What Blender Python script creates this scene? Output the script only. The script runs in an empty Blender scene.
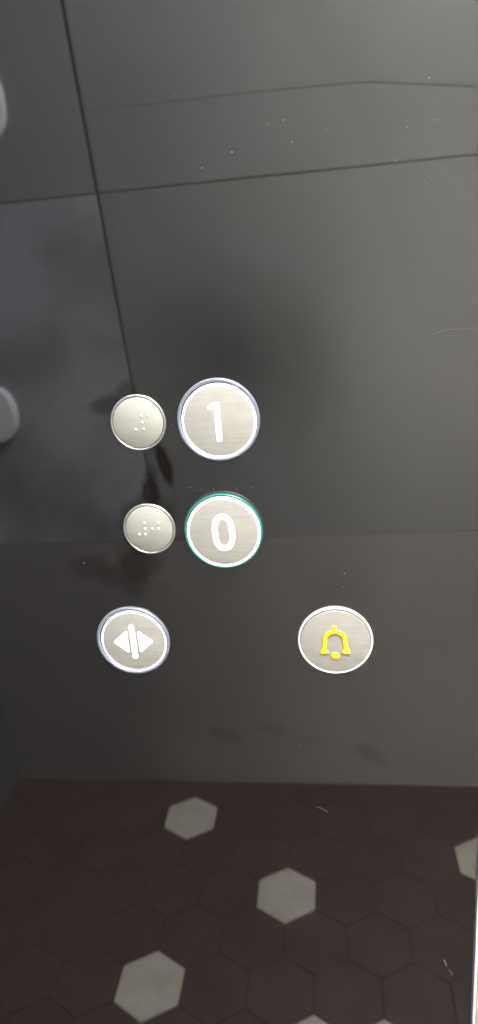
import bpy, bmesh, math, random
from mathutils import Vector, Matrix
random.seed(4)
C = bpy.context.scene.collection
PI = math.pi
CAM_H = 1.2                       # eye height above the lift floor

# ------------------------------------------------------------------ helpers
def link(name, me, parent=None):
    o = bpy.data.objects.new(name, me); C.objects.link(o)
    if parent is not None: o.parent = parent
    return o
def obj(name, bm, mats, parent=None, smooth=False):
    bmesh.ops.recalc_face_normals(bm, faces=bm.faces)
    me = bpy.data.meshes.new(name); bm.to_mesh(me); bm.free()
    if smooth:
        for f in me.polygons: f.use_smooth = True
    for m in (mats if isinstance(mats, (list, tuple)) else [mats]): me.materials.append(m)
    return link(name, me, parent)
def thing(name, label, cat, loc, group=None):
    o = bpy.data.objects.new(name, None); C.objects.link(o); o.location = loc
    o.empty_display_size = .02
    o['label'] = label; o['category'] = cat
    if group: o['group'] = group
    return o
def struct(o): o['kind'] = 'structure'; return o
def box(bm, x0, x1, y0, y1, z0, z1, mi=0):
    vs = [bm.verts.new(p) for p in ((x0,y0,z0),(x1,y0,z0),(x1,y1,z0),(x0,y1,z0),(x0,y0,z1),(x1,y0,z1),(x1,y1,z1),(x0,y1,z1))]
    for q in ((0,3,2,1),(4,5,6,7),(0,1,5,4),(1,2,6,5),(2,3,7,6),(3,0,4,7)):
        f = bm.faces.new([vs[i] for i in q]); f.material_index = mi
    return vs
def lathe(profile, n=96, closed=False):
    """profile (radius, height) in mm, turned round the -Y axis (out of the panel)."""
    bm = bmesh.new(); rings = []
    for r, h in profile:
        if r == 0: rings.append([bm.verts.new((0, -h*.001, 0))])
        else: rings.append([bm.verts.new((r*.001*math.cos(2*PI*k/n), -h*.001, r*.001*math.sin(2*PI*k/n))) for k in range(n)])
    pairs = list(zip(rings, rings[1:])) + ([(rings[-1], rings[0])] if closed else [])
    for a, b in pairs:
        for k in range(n):
            l = (k+1) % n
            if len(a) == 1 and len(b) == 1: continue
            if len(a) == 1: bm.faces.new((a[0], b[k], b[l]))
            elif len(b) == 1: bm.faces.new((a[k], a[l], b[0]))
            else: bm.faces.new((a[k], a[l], b[l], b[k]))
    return bm
def rounded(pts, r, n=5):
    """round the corners of a polygon (mm)."""
    out = []
    N = len(pts)
    for i in range(N):
        p0, p, p1 = Vector(pts[i-1]), Vector(pts[i]), Vector(pts[(i+1) % N])
        a = (p0-p); b = (p1-p); ra = min(r, a.length*.45, b.length*.45)
        a = p + a.normalized()*ra; b = p + b.normalized()*ra
        for k in range(n+1):
            t = k/n; out.append((a*(1-t)**2 + p*2*t*(1-t) + b*t*t)[:])
    return out
def plate(outer, h0, h1, inner=None, bev=.12, bm=None):
    """a raised glyph in the x/z plane between heights h0 and h1 (mm), optional hole with as many points."""
    bm = bm or bmesh.new()
    def P(p, h): return bm.verts.new((p[0]*.001, -h*.001, p[1]*.001))
    b = [P(p, h0) for p in outer]; t = [P(p, h1) for p in outer]; n = len(outer)
    for k in range(n): bm.faces.new((b[k], b[(k+1) % n], t[(k+1) % n], t[k]))
    if inner is None:
        bm.faces.new(t); bm.faces.new(b[::-1])
    else:
        bi = [P(p, h0) for p in inner]; ti = [P(p, h1) for p in inner]
        for k in range(n):
            l = (k+1) % n
            bm.faces.new((bi[l], bi[k], ti[k], ti[l]))
            bm.faces.new((t[k], t[l], ti[l], ti[k]))
            bm.faces.new((b[l], b[k], bi[k], bi[l]))
    return bm
def superellipse(a, b, n, cx=0, cz=0, N=64):
    o = []
    for k in range(N):
        t = 2*PI*k/N; c, s = math.cos(t), math.sin(t)
        o.append((cx + a*math.copysign(abs(c)**(2/n), c), cz + b*math.copysign(abs(s)**(2/n), s)))
    return o
def stroke(path, w, n=10):
    """outline of a constant-width stroke with round ends along a polyline (mm)."""
    P = [Vector(p) for p in path]; L = []; R = []
    for i, p in enumerate(P):
        d = (P[min(i+1, len(P)-1)] - P[max(i-1, 0)]).normalized(); nn = Vector((-d.y, d.x))
        L.append(p + nn*w/2); R.append(p - nn*w/2)
    def cap(c, start):
        v = start - c; a0 = math.atan2(v.y, v.x)
        return [c + Vector((math.cos(a0 - PI*k/n), math.sin(a0 - PI*k/n)))*w/2 for k in range(1, n)]
    pts = L + cap(P[-1], L[-1]) + R[::-1] + cap(P[0], R[0])
    return [v[:] for v in pts]

# ------------------------------------------------------------------ materials
def mat(name, color=(.5,.5,.5), rough=.5, metal=0, ior=1.5, emit=None, es=0):
    m = bpy.data.materials.new(name); m.use_nodes = True
    b = m.node_tree.nodes['Principled BSDF']
    b.inputs['Base Color'].default_value = (*color, 1); b.inputs['Roughness'].default_value = rough
    b.inputs['Metallic'].default_value = metal; b.inputs['IOR'].default_value = ior
    if emit: b.inputs['Emission Color'].default_value = (*emit, 1); b.inputs['Emission Strength'].default_value = es
    return m
def N(m, t, **kw):
    n = m.node_tree.nodes.new(t)
    for k, v in kw.items():
        if k in n.inputs: n.inputs[k].default_value = v
        else: setattr(n, k, v)
    return n
def L(m, a, ao, b, bi): m.node_tree.links.new(a.outputs[ao], b.inputs[bi])
def bsdf(m): return m.node_tree.nodes['Principled BSDF']
def ramp(m, stops):
    r = N(m, 'ShaderNodeValToRGB'); e = r.color_ramp.elements
    while len(e) > 1: e.remove(e[-1])
    e[0].position, e[0].color = stops[0][0], (*stops[0][1], 1)
    for p, c in stops[1:]:
        x = e.new(p); x.color = (*c, 1)
    return r
def mottled(name, c0, c1, scale, rough, r_var=.08, detail=4, **kw):
    m = mat(name, c0, rough, **kw)
    tc = N(m, 'ShaderNodeTexCoord'); no = N(m, 'ShaderNodeTexNoise', Scale=scale, Detail=detail)
    L(m, tc, 'Object', no, 'Vector')
    r = ramp(m, [(.35, c0), (.65, c1)]); L(m, no, 'Fac', r, 'Fac'); L(m, r, 'Color', bsdf(m), 'Base Color')
    mr = N(m, 'ShaderNodeMapRange'); mr.inputs['To Min'].default_value = rough-r_var; mr.inputs['To Max'].default_value = rough+r_var
    L(m, no, 'Fac', mr, 'Value'); L(m, mr, 'Result', bsdf(m), 'Roughness')
    return m
def brushed(name, c0, c1, rough, metal, stretch=(40, 40, 900)):
    m = mat(name, c0, rough, metal)
    tc = N(m, 'ShaderNodeTexCoord'); mp = N(m, 'ShaderNodeMapping'); mp.inputs['Scale'].default_value = stretch
    no = N(m, 'ShaderNodeTexNoise', Scale=1.0, Detail=3.0); n2 = N(m, 'ShaderNodeTexNoise', Scale=120.0, Detail=3.0)
    L(m, tc, 'Object', mp, 'Vector'); L(m, mp, 'Vector', no, 'Vector'); L(m, tc, 'Object', n2, 'Vector')
    mx = N(m, 'ShaderNodeMix'); mx.inputs[0].default_value = .45; L(m, no, 'Fac', mx, 2); L(m, n2, 'Fac', mx, 3)
    r = ramp(m, [(.3, c0), (.7, c1)]); L(m, mx, 0, r, 'Fac'); L(m, r, 'Color', bsdf(m), 'Base Color')
    return m

# black glass of the panel; smudges and one painted patch of shade dull the gloss
SMUDGES_AND_SHADE = [  # centre x, z (mm, panel frame, z from eye level), half sizes, turn, strength
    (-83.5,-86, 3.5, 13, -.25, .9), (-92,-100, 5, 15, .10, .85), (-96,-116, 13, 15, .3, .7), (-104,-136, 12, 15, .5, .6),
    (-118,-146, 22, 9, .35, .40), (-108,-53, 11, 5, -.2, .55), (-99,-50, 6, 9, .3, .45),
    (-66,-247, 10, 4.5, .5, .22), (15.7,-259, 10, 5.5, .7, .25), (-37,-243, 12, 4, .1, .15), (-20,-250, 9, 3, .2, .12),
    (-46,-34, 48, 36, .5, .50),  # broad soft shade near the 1 button, painted into the gloss
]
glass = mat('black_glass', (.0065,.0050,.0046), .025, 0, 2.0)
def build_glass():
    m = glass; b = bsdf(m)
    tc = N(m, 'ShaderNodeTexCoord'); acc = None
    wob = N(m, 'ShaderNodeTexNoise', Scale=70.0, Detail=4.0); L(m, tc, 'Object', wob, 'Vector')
    for cx, cz, sx, sz, rot, st in SMUDGES_AND_SHADE:
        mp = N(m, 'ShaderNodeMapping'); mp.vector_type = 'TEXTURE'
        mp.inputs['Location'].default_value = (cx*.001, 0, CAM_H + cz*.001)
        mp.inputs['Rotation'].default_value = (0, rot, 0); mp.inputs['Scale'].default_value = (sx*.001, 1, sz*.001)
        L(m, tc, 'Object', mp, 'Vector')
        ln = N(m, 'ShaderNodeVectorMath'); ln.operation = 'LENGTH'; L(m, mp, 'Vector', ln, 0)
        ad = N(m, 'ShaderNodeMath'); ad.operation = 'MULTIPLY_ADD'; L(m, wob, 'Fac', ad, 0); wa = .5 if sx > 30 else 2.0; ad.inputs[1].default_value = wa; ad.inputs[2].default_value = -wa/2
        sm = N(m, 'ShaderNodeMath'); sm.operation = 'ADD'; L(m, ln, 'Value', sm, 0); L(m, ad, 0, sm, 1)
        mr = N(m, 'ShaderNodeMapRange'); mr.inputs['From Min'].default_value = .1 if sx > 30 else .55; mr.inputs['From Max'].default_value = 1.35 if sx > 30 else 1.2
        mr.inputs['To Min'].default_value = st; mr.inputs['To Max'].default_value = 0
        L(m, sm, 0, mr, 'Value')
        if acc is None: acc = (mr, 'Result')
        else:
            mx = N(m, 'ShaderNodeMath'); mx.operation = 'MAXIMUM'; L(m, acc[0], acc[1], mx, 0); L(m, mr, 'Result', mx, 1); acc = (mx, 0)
    # smudges and the painted shade lower the specular strength
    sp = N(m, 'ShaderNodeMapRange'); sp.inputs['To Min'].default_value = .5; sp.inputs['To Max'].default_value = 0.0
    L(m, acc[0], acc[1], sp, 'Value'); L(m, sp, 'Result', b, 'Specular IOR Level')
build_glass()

button_steel = brushed('button_steel', (.425,.392,.348), (.515,.48,.43), .52, .45)
braille_steel = brushed('braille_steel', (.43,.405,.355), (.50,.475,.425), .52, .45)
chrome = mat('chrome', (.82,.82,.84), .18, 1)
satin_rim = mat('satin_rim', (.93,.93,.91), .4, .25)
braille_rim = mat('braille_rim', (.62,.61,.57), .3, .85)
lavender_rim = mat('lavender_rim', (.36,.36,.43), .3, .6)
socket_dark = mat('socket_dark', (.012,.022,.022), .5)
gap_dark = mat('gap_dark', (.05,.05,.06), .5)
lamp_white = mat('lamp_white', (.9,.9,.95), .3, emit=(.93,.95,1), es=.26)
numeral_white = mat('numeral_white', (.9,.9,.9), .3, emit=(1,1,1), es=.26)
halo_green = mat('halo_green', (.02,.16,.12), .25, emit=(.02,.42,.33), es=.022)
lamp_mint = mat('lamp_mint', (.85,.95,.92), .3, emit=(.80,1.0,.97), es=.24)
bell_yellow = mat('bell_yellow', (.78,.64,.01), .2, emit=(1,.80,.0), es=.012)
dot_metal = mat('dot_metal', (.95,.94,.90), .25, .3, emit=(1,.98,.93), es=.0)
dust_mat = mat('dust', (.30,.30,.29), .9)
scratch_mat = mat('scratch', (.16,.16,.155), .8)
scuff_mat = mat('scuff', (.075,.075,.07), .8)
trim_steel = mat('trim_steel', (.40,.40,.43), .5, .1)
jamb_white = mat('jamb_white', (.92,.92,.93), .6)

laminate = mottled('wall_laminate', (.232,.24,.236), (.256,.262,.256), 3.0, .36, .05)
laminate_blue_sheen = mottled('wall_laminate_blue_sheen', (.235,.24,.262), (.44,.45,.485), 4.5, .33, .05)  # bluish reflection painted into the colour of the left middle board
laminate_low_lit = mottled('wall_laminate_low_lit', (.272,.266,.252), (.302,.294,.278), 3.0, .38, .05)  # same laminate, lightened and warmed to stand in for light low down
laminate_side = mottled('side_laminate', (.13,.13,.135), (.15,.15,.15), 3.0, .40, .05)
joint_mat = mat('panel_joint', (.02,.02,.02), .7)
hex_dark = mottled('hex_tile_dark', (.066,.043,.038), (.084,.056,.049), 12, .5)
hex_light = mottled('hex_tile_light', (.50,.455,.385), (.60,.55,.465), 26, .5)
grout = mat('grout', (.058,.039,.035), .9)
ceiling_mat = mottled('ceiling_paint', (.55,.55,.55), (.6,.6,.6), 4, .6)
lobby_floor_mat = mottled('lobby_floor', (.09,.05,.03), (.16,.10,.065), 40, .5)
lobby_wall_mat = mottled('lobby_paint', (.62,.61,.58), (.68,.66,.62), 3, .8)
plate_mat = mat('wall_plate_white', (.90,.90,.86), .4)
rail_mat = mat('rail_metal', (.92,.92,.95), .4, .1)
diffuser = mat('diffuser', (.9,.9,.9), .5, emit=(.985,1,.97), es=10.3)
cool_fill_diffuser = mat('cool_fill_diffuser', (.9,.9,.9), .5, emit=(.72,.80,1), es=14)
frame_mat = mat('lamp_frame', (.4,.4,.4), .4, .8)

# ------------------------------------------------------------------ the lift car
XL, XR, YB, H = -.848, 1.03, -1.0856, 2.25     # left wall, right wall, wall opposite the panel, ceiling
PANEL_R = .0772                               # right edge of the glass panel

def hex_floor():
    bm = bmesh.new()
    W, ROW, R = .119, .103, .0687
    light = {(0,0), (-2,2), (-2,-2), (3,1), (0,-3), (1,-3), (7,2), (6,-1), (8,-5), (4,-6), (-4,-6), (-6,-3), (1,-7)}
    for r in range(-9, 5):
        for i in range(-9, 13):
            cx = -.123 + W*(i + .5*(r & 1)); cy = -(1.086 - .33 + ROW*r)
            if cy > .06 or cy < YB-.08 or cx < XL-.08 or cx > XR+.08: continue
            lit = (i, r) in light
            def ring(k, z): return [bm.verts.new((cx + k*math.sin(PI/3*a), cy + k*math.cos(PI/3*a), z)) for a in range(6)]
            a, b, c = ring(R-.0012, -.004), ring(R-.0012, -.0008), ring(R-.002, 0)
            fs = [bm.faces.new(c)]
            for u, v in ((a, b), (b, c)):
                fs += [bm.faces.new((u[k], u[(k+1) % 6], v[(k+1) % 6], v[k])) for k in range(6)]
            for f in fs: f.material_index = 1 if lit else 0
    box(bm, XL, XR, YB, .02, -.04, -.0016, 2)
    for co, no in (((XL,0,0),(-1,0,0)), ((XR,0,0),(1,0,0)), ((0,YB,0),(0,-1,0)), ((0,.02,0),(0,1,0))):
        g = bm.verts[:] + bm.edges[:] + bm.faces[:]
        bmesh.ops.bisect_plane(bm, geom=g, dist=1e-5, plane_co=co, plane_no=no, clear_outer=True)
    return struct(obj('floor', bm, [hex_dark, hex_light, grout]))
hex_floor()

def slab(bm, quad, y, th, mi=0):
    """a wall board facing +y with the four x/z corners given (counter-clockwise from bottom left)."""
    f = [bm.verts.new((x, y, z)) for x, z in quad]; b = [bm.verts.new((x, y-th, z)) for x, z in quad]
    fs = [bm.faces.new(f), bm.faces.new(b[::-1])] + [bm.faces.new((f[k], b[k], b[(k+1) % len(f)], f[(k+1) % len(f)])) for k in range(len(f))]
    for q in fs: q.material_index = mi
bm = bmesh.new()
def sx(z): return -.418 - (z-1.2)*.058          # the upright joint leans a little
rows = [(0, .6592), (.6608, 1.3772), (1.3799, 2.25)]
for z0, z1 in rows:
    if z0 > .5:
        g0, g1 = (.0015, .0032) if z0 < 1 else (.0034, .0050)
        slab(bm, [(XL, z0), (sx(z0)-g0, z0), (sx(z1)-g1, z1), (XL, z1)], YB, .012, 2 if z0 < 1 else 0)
        if z0 < 1: slab(bm, [(sx(z0)+g0, z0), (XR, z0), (XR, z1), (sx(z1)+g1, z1)], YB, .012)
        else:
            zm = 1.5185; gm = g0 + (g1-g0)*(zm-z0)/(z1-z0)
            slab(bm, [(sx(z0)+g0, z0), (XR, z0), (XR, 1.39), (.276, 1.4846), (.08, 1.5125), (-.16, zm-.0005), (sx(zm)+gm, zm-.0002)], YB, .012)
            slab(bm, [(sx(zm)+gm, zm+.0002), (-.16, zm+.0005), (.08, 1.5140), (.276, 1.4861), (XR, 1.3915), (XR, z1), (sx(z1)+g1, z1)], YB, .012)
    else: slab(bm, [(XL, z0), (XR, z0), (XR, z1), (XL, z1)], YB, .012, 3)
box(bm, XL, XR, YB-.03, YB-.006, 0, H, 1)
struct(obj('wall_back', bm, [laminate, joint_mat, laminate_blue_sheen, laminate_low_lit]))
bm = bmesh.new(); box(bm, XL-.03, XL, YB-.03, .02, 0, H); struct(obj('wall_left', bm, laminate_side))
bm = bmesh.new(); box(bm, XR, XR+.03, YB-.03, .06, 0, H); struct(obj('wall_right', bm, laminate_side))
bm = bmesh.new(); box(bm, XL-.03, XR+.03, YB-.03, .06, H, H+.03); struct(obj('ceiling', bm, ceiling_mat))
# wall holding the panel: backing behind the glass, header over the doorway, right return
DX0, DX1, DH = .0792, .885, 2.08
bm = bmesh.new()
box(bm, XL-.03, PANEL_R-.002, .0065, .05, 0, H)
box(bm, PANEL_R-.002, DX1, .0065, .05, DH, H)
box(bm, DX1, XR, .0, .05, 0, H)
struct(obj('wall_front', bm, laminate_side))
# door surround of the open doorway
bm = bmesh.new(); box(bm, PANEL_R+.0001, DX0-.0013, .0005, .06, 0, DH); struct(obj('trim_1', bm, trim_steel))
bm = bmesh.new(); box(bm, DX0-.0012, DX0, .0005, .06, 0, DH); struct(obj('trim_2', bm, jamb_white))

# landing beyond the doorway
bm = bmesh.new(); box(bm, -.6, 2.2, .06, 2.3, -.04, 0); struct(obj('floor_landing', bm, lobby_floor_mat))
bm = bmesh.new(); box(bm, -.6, 2.2, 2.3, 2.34, 0, 2.6); struct(obj('wall_landing', bm, lobby_wall_mat))

# unseen window frame, added to dress the landing fill light
bm = bmesh.new()
for x in (-.13, .38, .93, 1.50): box(bm, x-.025, x+.025, 2.15, 2.30, .0, 1.9)
for z in (.02, .95, 1.88): box(bm, -.105, 1.475, 2.16, 2.29, z-.02, z+.02)
struct(obj('added_window_1', bm, trim_steel))

# ------------------------------------------------------------------ the glass panel
def control_panel():
    t = thing('control_panel', 'full-height glossy black glass panel carrying the lift buttons, hexagon floor mirrored in it', 'panel', (-.38, 0, .0))
    bm = bmesh.new(); box(bm, XL+.001, PANEL_R-.0012, 0, .006, .004, H-.003)
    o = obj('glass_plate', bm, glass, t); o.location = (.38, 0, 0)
    e = bmesh.new(); box(e, PANEL_R-.0011, PANEL_R, -.0006, .006, .004, H-.003)
    o = obj('edge_trim', e, gap_dark, t); o.location = (.38, 0, 0)
control_panel()

# ------------------------------------------------------------------ buttons
def at(x, z): return (x*.001, 0, CAM_H + z*.001)
def ring_profile(r_out, r_in, h):      # a chamfered metal collar
    return [(r_out, -.3), (r_out, h-.45), (r_out-.3, h-.12), (r_out-.65, h), (r_in+.25, h-.1), (r_in, h-.4), (r_in, -.3)]
def dome(bm, x, z, h, r=.62, ht=.5):
    n, m = 14, 4; rings = []
    for j in range(m):
        a = (PI/2)*j/m
        rings.append([bm.verts.new(((x + r*math.cos(a)*math.cos(2*PI*k/n))*.001, -(h + ht*math.sin(a))*.001, (z + r*math.cos(a)*math.sin(2*PI*k/n))*.001)) for k in range(n)])
    top = bm.verts.new((x*.001, -(h+ht)*.001, z*.001))
    for a, b in zip(rings, rings[1:]):
        for k in range(n): bm.faces.new((a[k], a[(k+1) % n], b[(k+1) % n], b[k]))
    for k in range(n): bm.faces.new((rings[-1][k], rings[-1][(k+1) % n], top))
    bm.faces.new(rings[0][::-1])

def lit_button(name, label, cat, x, z, R, h, ring_mat, collar_mat, face_r, off=(0,0), ring=True, ring_w=2.0):
    t = thing(name, label, cat, at(x, z))
    ri = face_r + (ring_w+.45 if ring else .35)
    if h > 3:      # standing proud: dark socket round it, coloured halo only along the top edge
        obj('socket', lathe([(R+.6, -.2), (R+.6, .9), (R+.2, 1.2), (R-1.4, 1.2), (R-1.4, -.2)], closed=True), socket_dark, t, True)
        obj('halo_ring', lathe([(R-.1, h-1.3), (R-.1, h-.5), (R-.5, h-.1), (ri+.2, h), (ri, h-.3), (ri, h-1.3)], closed=True), collar_mat, t, True)
    else:
        obj('collar', lathe(ring_profile(R, ri, h), closed=True), collar_mat, t, True)
    b = obj('housing', lathe([(R-.35, -.2), (R-.35, h-1.15), (0, h-1.15)]), gap_dark, t)
    if ring:
        ri, ro = face_r+.05, face_r+ring_w
        o = obj('light_ring', lathe([(ro, h-1.2), (ro, h-.35), (ro-.3, h-.15), (ri+.2, h-.15), (ri, h-.35), (ri, h-1.2)], closed=True), ring_mat, t, True)
        o.location = (off[0]*.001, 0, off[1]*.001)
    f = obj('button_face', lathe([(face_r, h-1.15), (face_r, h-.18), (face_r-.12, h-.06), (face_r-.3, h-.02), (0, h)]), button_steel, t, True)
    f.location = (off[0]*.001, 0, off[1]*.001)
    return t

# 1
h = 1.9
b1 = lit_button('floor_button', 'round lit floor button with a white 1 and white light ring', 'button', -53.8, -63.9, 20.4, h, lamp_white, lavender_rim, 17.4, (.3,-.4), ring_w=.95)
one = rounded([(-1.35,-10.4), (1.2,-10.4), (1.2,9.15), (-.9,9.15), (-4.75,7.25), (-4.25,5.45), (-1.35,6.45)], .3)
obj('numeral', plate(one, h-.1, h+.12), numeral_white, b1)
# 0 (stands further out, its edge glows green)
h = 3.6
b0 = lit_button('floor_button', 'round pressed floor button with a white 0, glowing green round its edge', 'button', -55.9, -121.0, 20.35, h, lamp_mint, halo_green, 17.75, (.1,-.35), ring_w=1.25)
obj('numeral', plate(superellipse(5.85, 9.95, 2.35, .1, -.35), h-.1, h+.12, superellipse(3.1, 7.1, 2.4, .1, -.35)), numeral_white, b0)
# door opening
h = 1.7
bd = lit_button('door_button', 'round door-open button with two white arrowheads and a bar', 'button', -112.4, -184.7, 20.7, h, lamp_white, lavender_rim, 17.6, (.55,-.1), ring_w=.9)
obj('bar', plate(stroke([(.35, 9.2), (.35, -9.3)], 2.9), h-.1, h+.12), numeral_white, bd)
obj('arrowhead', plate(rounded([(-11.2,.0), (-2.7,6.9), (-2.7,-7.2)], 1.6), h-.1, h+.12), numeral_white, bd)
obj('arrowhead', plate(rounded([(11.9,.0), (3.4,-7.2), (3.4,6.9)], 1.6), h-.1, h+.12), numeral_white, bd)
# alarm
h = 1.7
ba = lit_button('alarm_button', 'round alarm button with a raised yellow bell', 'button', -1.3, -186.0, 19.9, h, lamp_white, satin_rim, 18.4, (.1,-.2), ring=False)
bell = []
for k in range(13):
    a = PI - PI*k/12; bell.append((5.25*math.cos(a), .3 + 5.0*math.sin(a)))
path = [(-6.9,-6.9), (-6.0,-5.2), (-5.5,-3.0), (-5.3,-1.0)] + bell + [(5.3,-1.0), (5.5,-3.0), (6.0,-5.2), (6.9,-6.9)]
path = [(x-.25, z+.55) for x, z in path]
bmb = plate(stroke(path, 2.25), h-.1, h+.75)
for s in (-1, 1): plate(stroke([(s*6.9-.25,-6.5), (s*4.6-.25,-6.2)], 2.0), h-.1, h+.8, bm=bmb)
o = obj('bell_outline', bmb, bell_yellow, ba)
bv = o.modifiers.new('bevel', 'BEVEL'); bv.width = .0006; bv.segments = 3; bv.limit_method = 'ANGLE'; bv.angle_limit = .9
for nm, cz, r in (('bell_knob', 8.3, 1.35), ('bell_clapper', -8.8, 2.35)):
    bmk = bmesh.new(); dome(bmk, -.35, cz, h-.1, r, 1.0); obj(nm, bmk, bell_yellow, ba, True)
bmk = bmesh.new(); box(bmk, -.0010, .0004, -(h+.3)*.001, -(h-.1)*.001, .0052, .0075)
obj('bell_stem', bmk, bell_yellow, ba)

# braille plates
def braille(label, x, z, R, dots):
    h = 1.1
    t = thing('braille_plate', label, 'braille plate', at(x, z))
    obj('collar', lathe(ring_profile(R, R-1.1, h), closed=True), braille_rim, t, True)
    obj('housing', lathe([(R-.5, -.2), (R-.5, h-.7), (0, h-.7)]), gap_dark, t)
    obj('plate_face', lathe([(R-1.45, h-.75), (R-1.45, h-.2), (R-1.7, h-.05), (0, h)]), braille_steel, t, True)
    for dx, dz in dots:
        d = bmesh.new(); dome(d, 0, 0, h-.05, .72, .55); o = obj('braille_dot', d, dot_metal, t, True)
        o.location = (dx*.001, 0, dz*.001)
braille('small round metal plate with five braille dots, left of the 1 button', -94.1, -63.1, 14.1,
        [(2.15,3.55), (5.5,3.55), (2.25,.1), (-1.5,-3.25), (2.35,-3.25)])
braille('small round metal plate with seven braille dots, left of the 0 button', -95.3, -119.3, 13.95,
        [(-1.95,3.7), (5.3,3.55), (-2.1,.35), (1.75,.15), (5.1,.05), (-5.6,-2.6), (-2.2,-2.7)])

# dust and scratches on the glass
bm = bmesh.new()
specks = [(x, z, .24) for x, z in ((45.0,71.6),(-11.7,53.7),(2.8,56.9),(36.2,54.7),(48.4,56.1),(-37.7,52.4),(-51.3,47.4),(-15.0,62.4),(4.7,-147.4),(3.9,-155.0),
    (-85.0,-207.2),(-133.8,-137.6),(-98.1,-146.8),(-77.3,-65.2),(-23.5,-253.4),(31.3,42.7))]
for k in range(22): specks.append((random.uniform(-150, 74), random.uniform(-300, 110), random.choice([.08,.1,.13])))
for k in range(16): specks.append((-55.9 + random.uniform(-19, 16), -99.5 + random.uniform(-1.5, 2), random.choice([.12,.16,.2])))
for x, z, r in specks:
    if any((x-a)**2 + (z-b)**2 < c*c for a, b, c in ((-53.9,-63.8,21.5), (-55.9,-121,21), (-112.5,-184.7,21.5), (-1.3,-186,21), (-94.1,-63.1,15), (-95.3,-119.3,15))): continue
    mtx = Matrix.Translation((x*.001, -.00004, CAM_H + z*.001)) @ Matrix.Rotation(random.uniform(0, 3), 4, 'Y') @ Matrix.Diagonal((r*.001*random.uniform(.7, 1.8), .00006, r*.001, 1))
    bmesh.ops.create_icosphere(bm, subdivisions=1, radius=1, matrix=mtx)
d = obj('dust', bm, dust_mat); d['label'] = 'pale dust specks scattered over the black glass panel'; d['category'] = 'dust'; d['kind'] = 'stuff'
bm = bmesh.new()
for x0, z0, x1, z1, w, mi in ((-15.6,-296.8,-9.3,-300.3,.3,0), (58.8,-413.6,60.4,-418.5,.7,0), (62.0,-421.5,64.2,-426.5,.35,0), (46.4,-30.4,67.4,-28.8,.22,1), (43.7,33.9,48,31,.25,1)):
    a, b = Vector((x0, z0)), Vector((x1, z1)); q = (b-a)*.06; q = Vector((-q.y, q.x))
    pts = stroke([a, (a*2+b)/3 + q, (a+b*2)/3 + q*.5, b], w, 4)
    n0 = len(bm.faces); plate([(p[0], p[1] + CAM_H*1000) for p in pts], -.02, .03, bm=bm)
    bm.faces.ensure_lookup_table()
    for fc in bm.faces[n0:]: fc.material_index = mi
d = obj('scratch', bm, [scratch_mat, scuff_mat]); d['label'] = 'fine pale scratches on the black glass panel'; d['category'] = 'scratch'; d['kind'] = 'stuff'

# ------------------------------------------------------------------ fittings mirrored in the glass
def lozenge(a, b, y0, y1, cx, cz, mtl, name, parent, n=2.3):
    bm = bmesh.new(); rings = []
    o = superellipse(a, b, n, cx, cz, 40); i = superellipse(a*.9, b*.93, n, cx, cz, 40)
    rings = [[bm.verts.new((x, y0, z)) for x, z in o], [bm.verts.new((x, y1-.003, z)) for x, z in o], [bm.verts.new((x, y1, z)) for x, z in i]]
    for u, v in zip(rings, rings[1:]):
        for k in range(40): bm.faces.new((u[k], u[(k+1) % 40], v[(k+1) % 40], v[k]))
    bm.faces.new(rings[-1]); bm.faces.new(rings[0][::-1])
    return obj(name, bm, mtl, parent)
t = thing('wall_plate', 'pale rounded wall plate mirrored at the upper left edge of the glass', 'wall plate', (-.627, YB, 1.552))
lozenge(.046, .066, 0, .012, 0, 0, plate_mat, 'plate_cover', t)
t = thing('handrail', 'rounded metal handrail end mirrored at the left edge, level with the 1 button', 'handrail', (-.722, YB, .965))
lozenge(.055, .062, 0, .02, 0, 0, rail_mat, 'rail_end', t)
bm = bmesh.new()
bmesh.ops.create_cone(bm, cap_ends=True, segments=24, radius1=.017, radius2=.017, depth=.085, matrix=Matrix.Translation((-.045, .045, 0)) @ Matrix.Rotation(PI/2, 4, 'Y'))
obj('rail_tube', bm, rail_mat, t, True)

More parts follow.
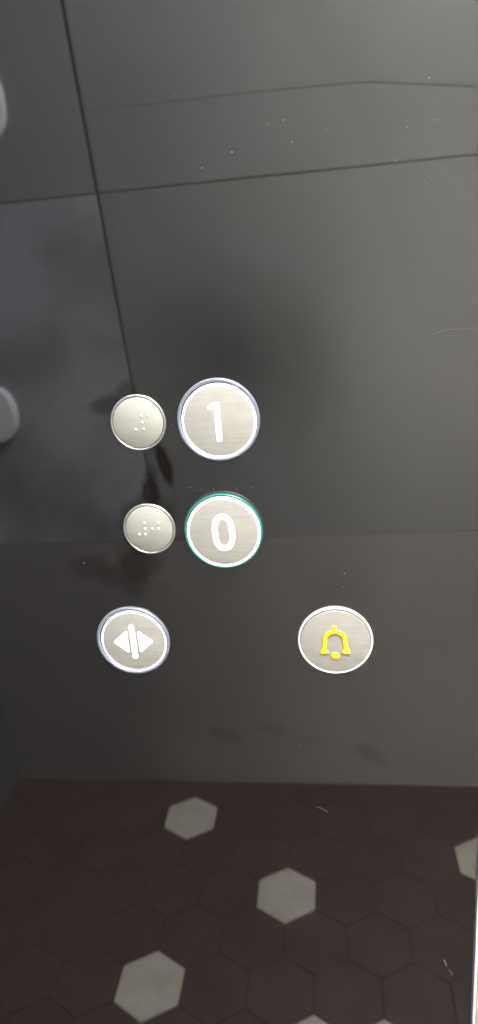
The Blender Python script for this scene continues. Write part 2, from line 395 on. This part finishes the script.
# ceiling lights
def ceiling_light(label, x, y, w, d, mtl):
    t = thing('ceiling_light', label, 'ceiling light', (x, y, H))
    bm = bmesh.new()
    for a in ((-w/2-.01, w/2+.01, -d/2-.01, -d/2), (-w/2-.01, w/2+.01, d/2, d/2+.01), (-w/2-.01, -w/2, -d/2, d/2), (w/2, w/2+.01, -d/2, d/2)):
        box(bm, a[0], a[1], a[2], a[3], -.014, -.0005)
    obj('lamp_frame', bm, frame_mat, t)
    bm = bmesh.new(); box(bm, -w/2, w/2, -d/2, d/2, -.010, -.0005); obj('diffuser', bm, mtl, t)
ceiling_light('square warm ceiling light over the right half of the lift car', .42, -.55, .5, .5, diffuser)
ceiling_light('small cool ceiling light added as bluish fill in the left corner of the lift car', -.62, -.45, .14, .14, cool_fill_diffuser)  # added lamp, lends the left of the wall a cool tint

# landing light through the open doorway; unseen area lamp, also fills the lower wall
def area(name, loc, rot, sx_, sy_, power, col):
    l = bpy.data.lights.new(name, 'AREA'); l.shape = 'RECTANGLE'; l.size = sx_; l.size_y = sy_; l.energy = power; l.color = col
    o = bpy.data.objects.new(name, l); C.objects.link(o); o.location = loc; o.rotation_euler = rot
area('landing_fill_light', (.7, 2.2, .95), (PI/2, 0, 0), 1.6, 1.8, 40, (1,.965,.92))
w = bpy.data.worlds.new('world'); bpy.context.scene.world = w; w.use_nodes = True
w.node_tree.nodes['Background'].inputs[0].default_value = (.75,.8,.9,1); w.node_tree.nodes['Background'].inputs[1].default_value = .35

# ------------------------------------------------------------------ camera
cam = bpy.data.cameras.new('camera'); co = bpy.data.objects.new('camera', cam); C.objects.link(co)
r = Vector((.99018129, .11620094, -.07770679)); u = Vector((.03596442, .32541022, .94488875)); f = Vector((-.13508355, .93840584, -.31803601))
co.matrix_world = Matrix(((r.x, u.x, -f.x, 0), (r.y, u.y, -f.y, -.33), (r.z, u.z, -f.z, CAM_H), (0, 0, 0, 1)))
cam.sensor_fit = 'VERTICAL'; cam.lens = 5.0; cam.sensor_height = 5.0*1024/690; cam.sensor_width = cam.sensor_height*478/1024
cam.clip_start = .01
cam.dof.use_dof = True; cam.dof.focus_distance = .375; cam.dof.aperture_fstop = 2.2
bpy.context.scene.camera = co
s = bpy.context.scene
s.view_settings.view_transform = 'Standard'; s.view_settings.look = 'None'; s.view_settings.gamma = 1
s.view_settings.use_curve_mapping = False; s.view_settings.exposure = 3.28
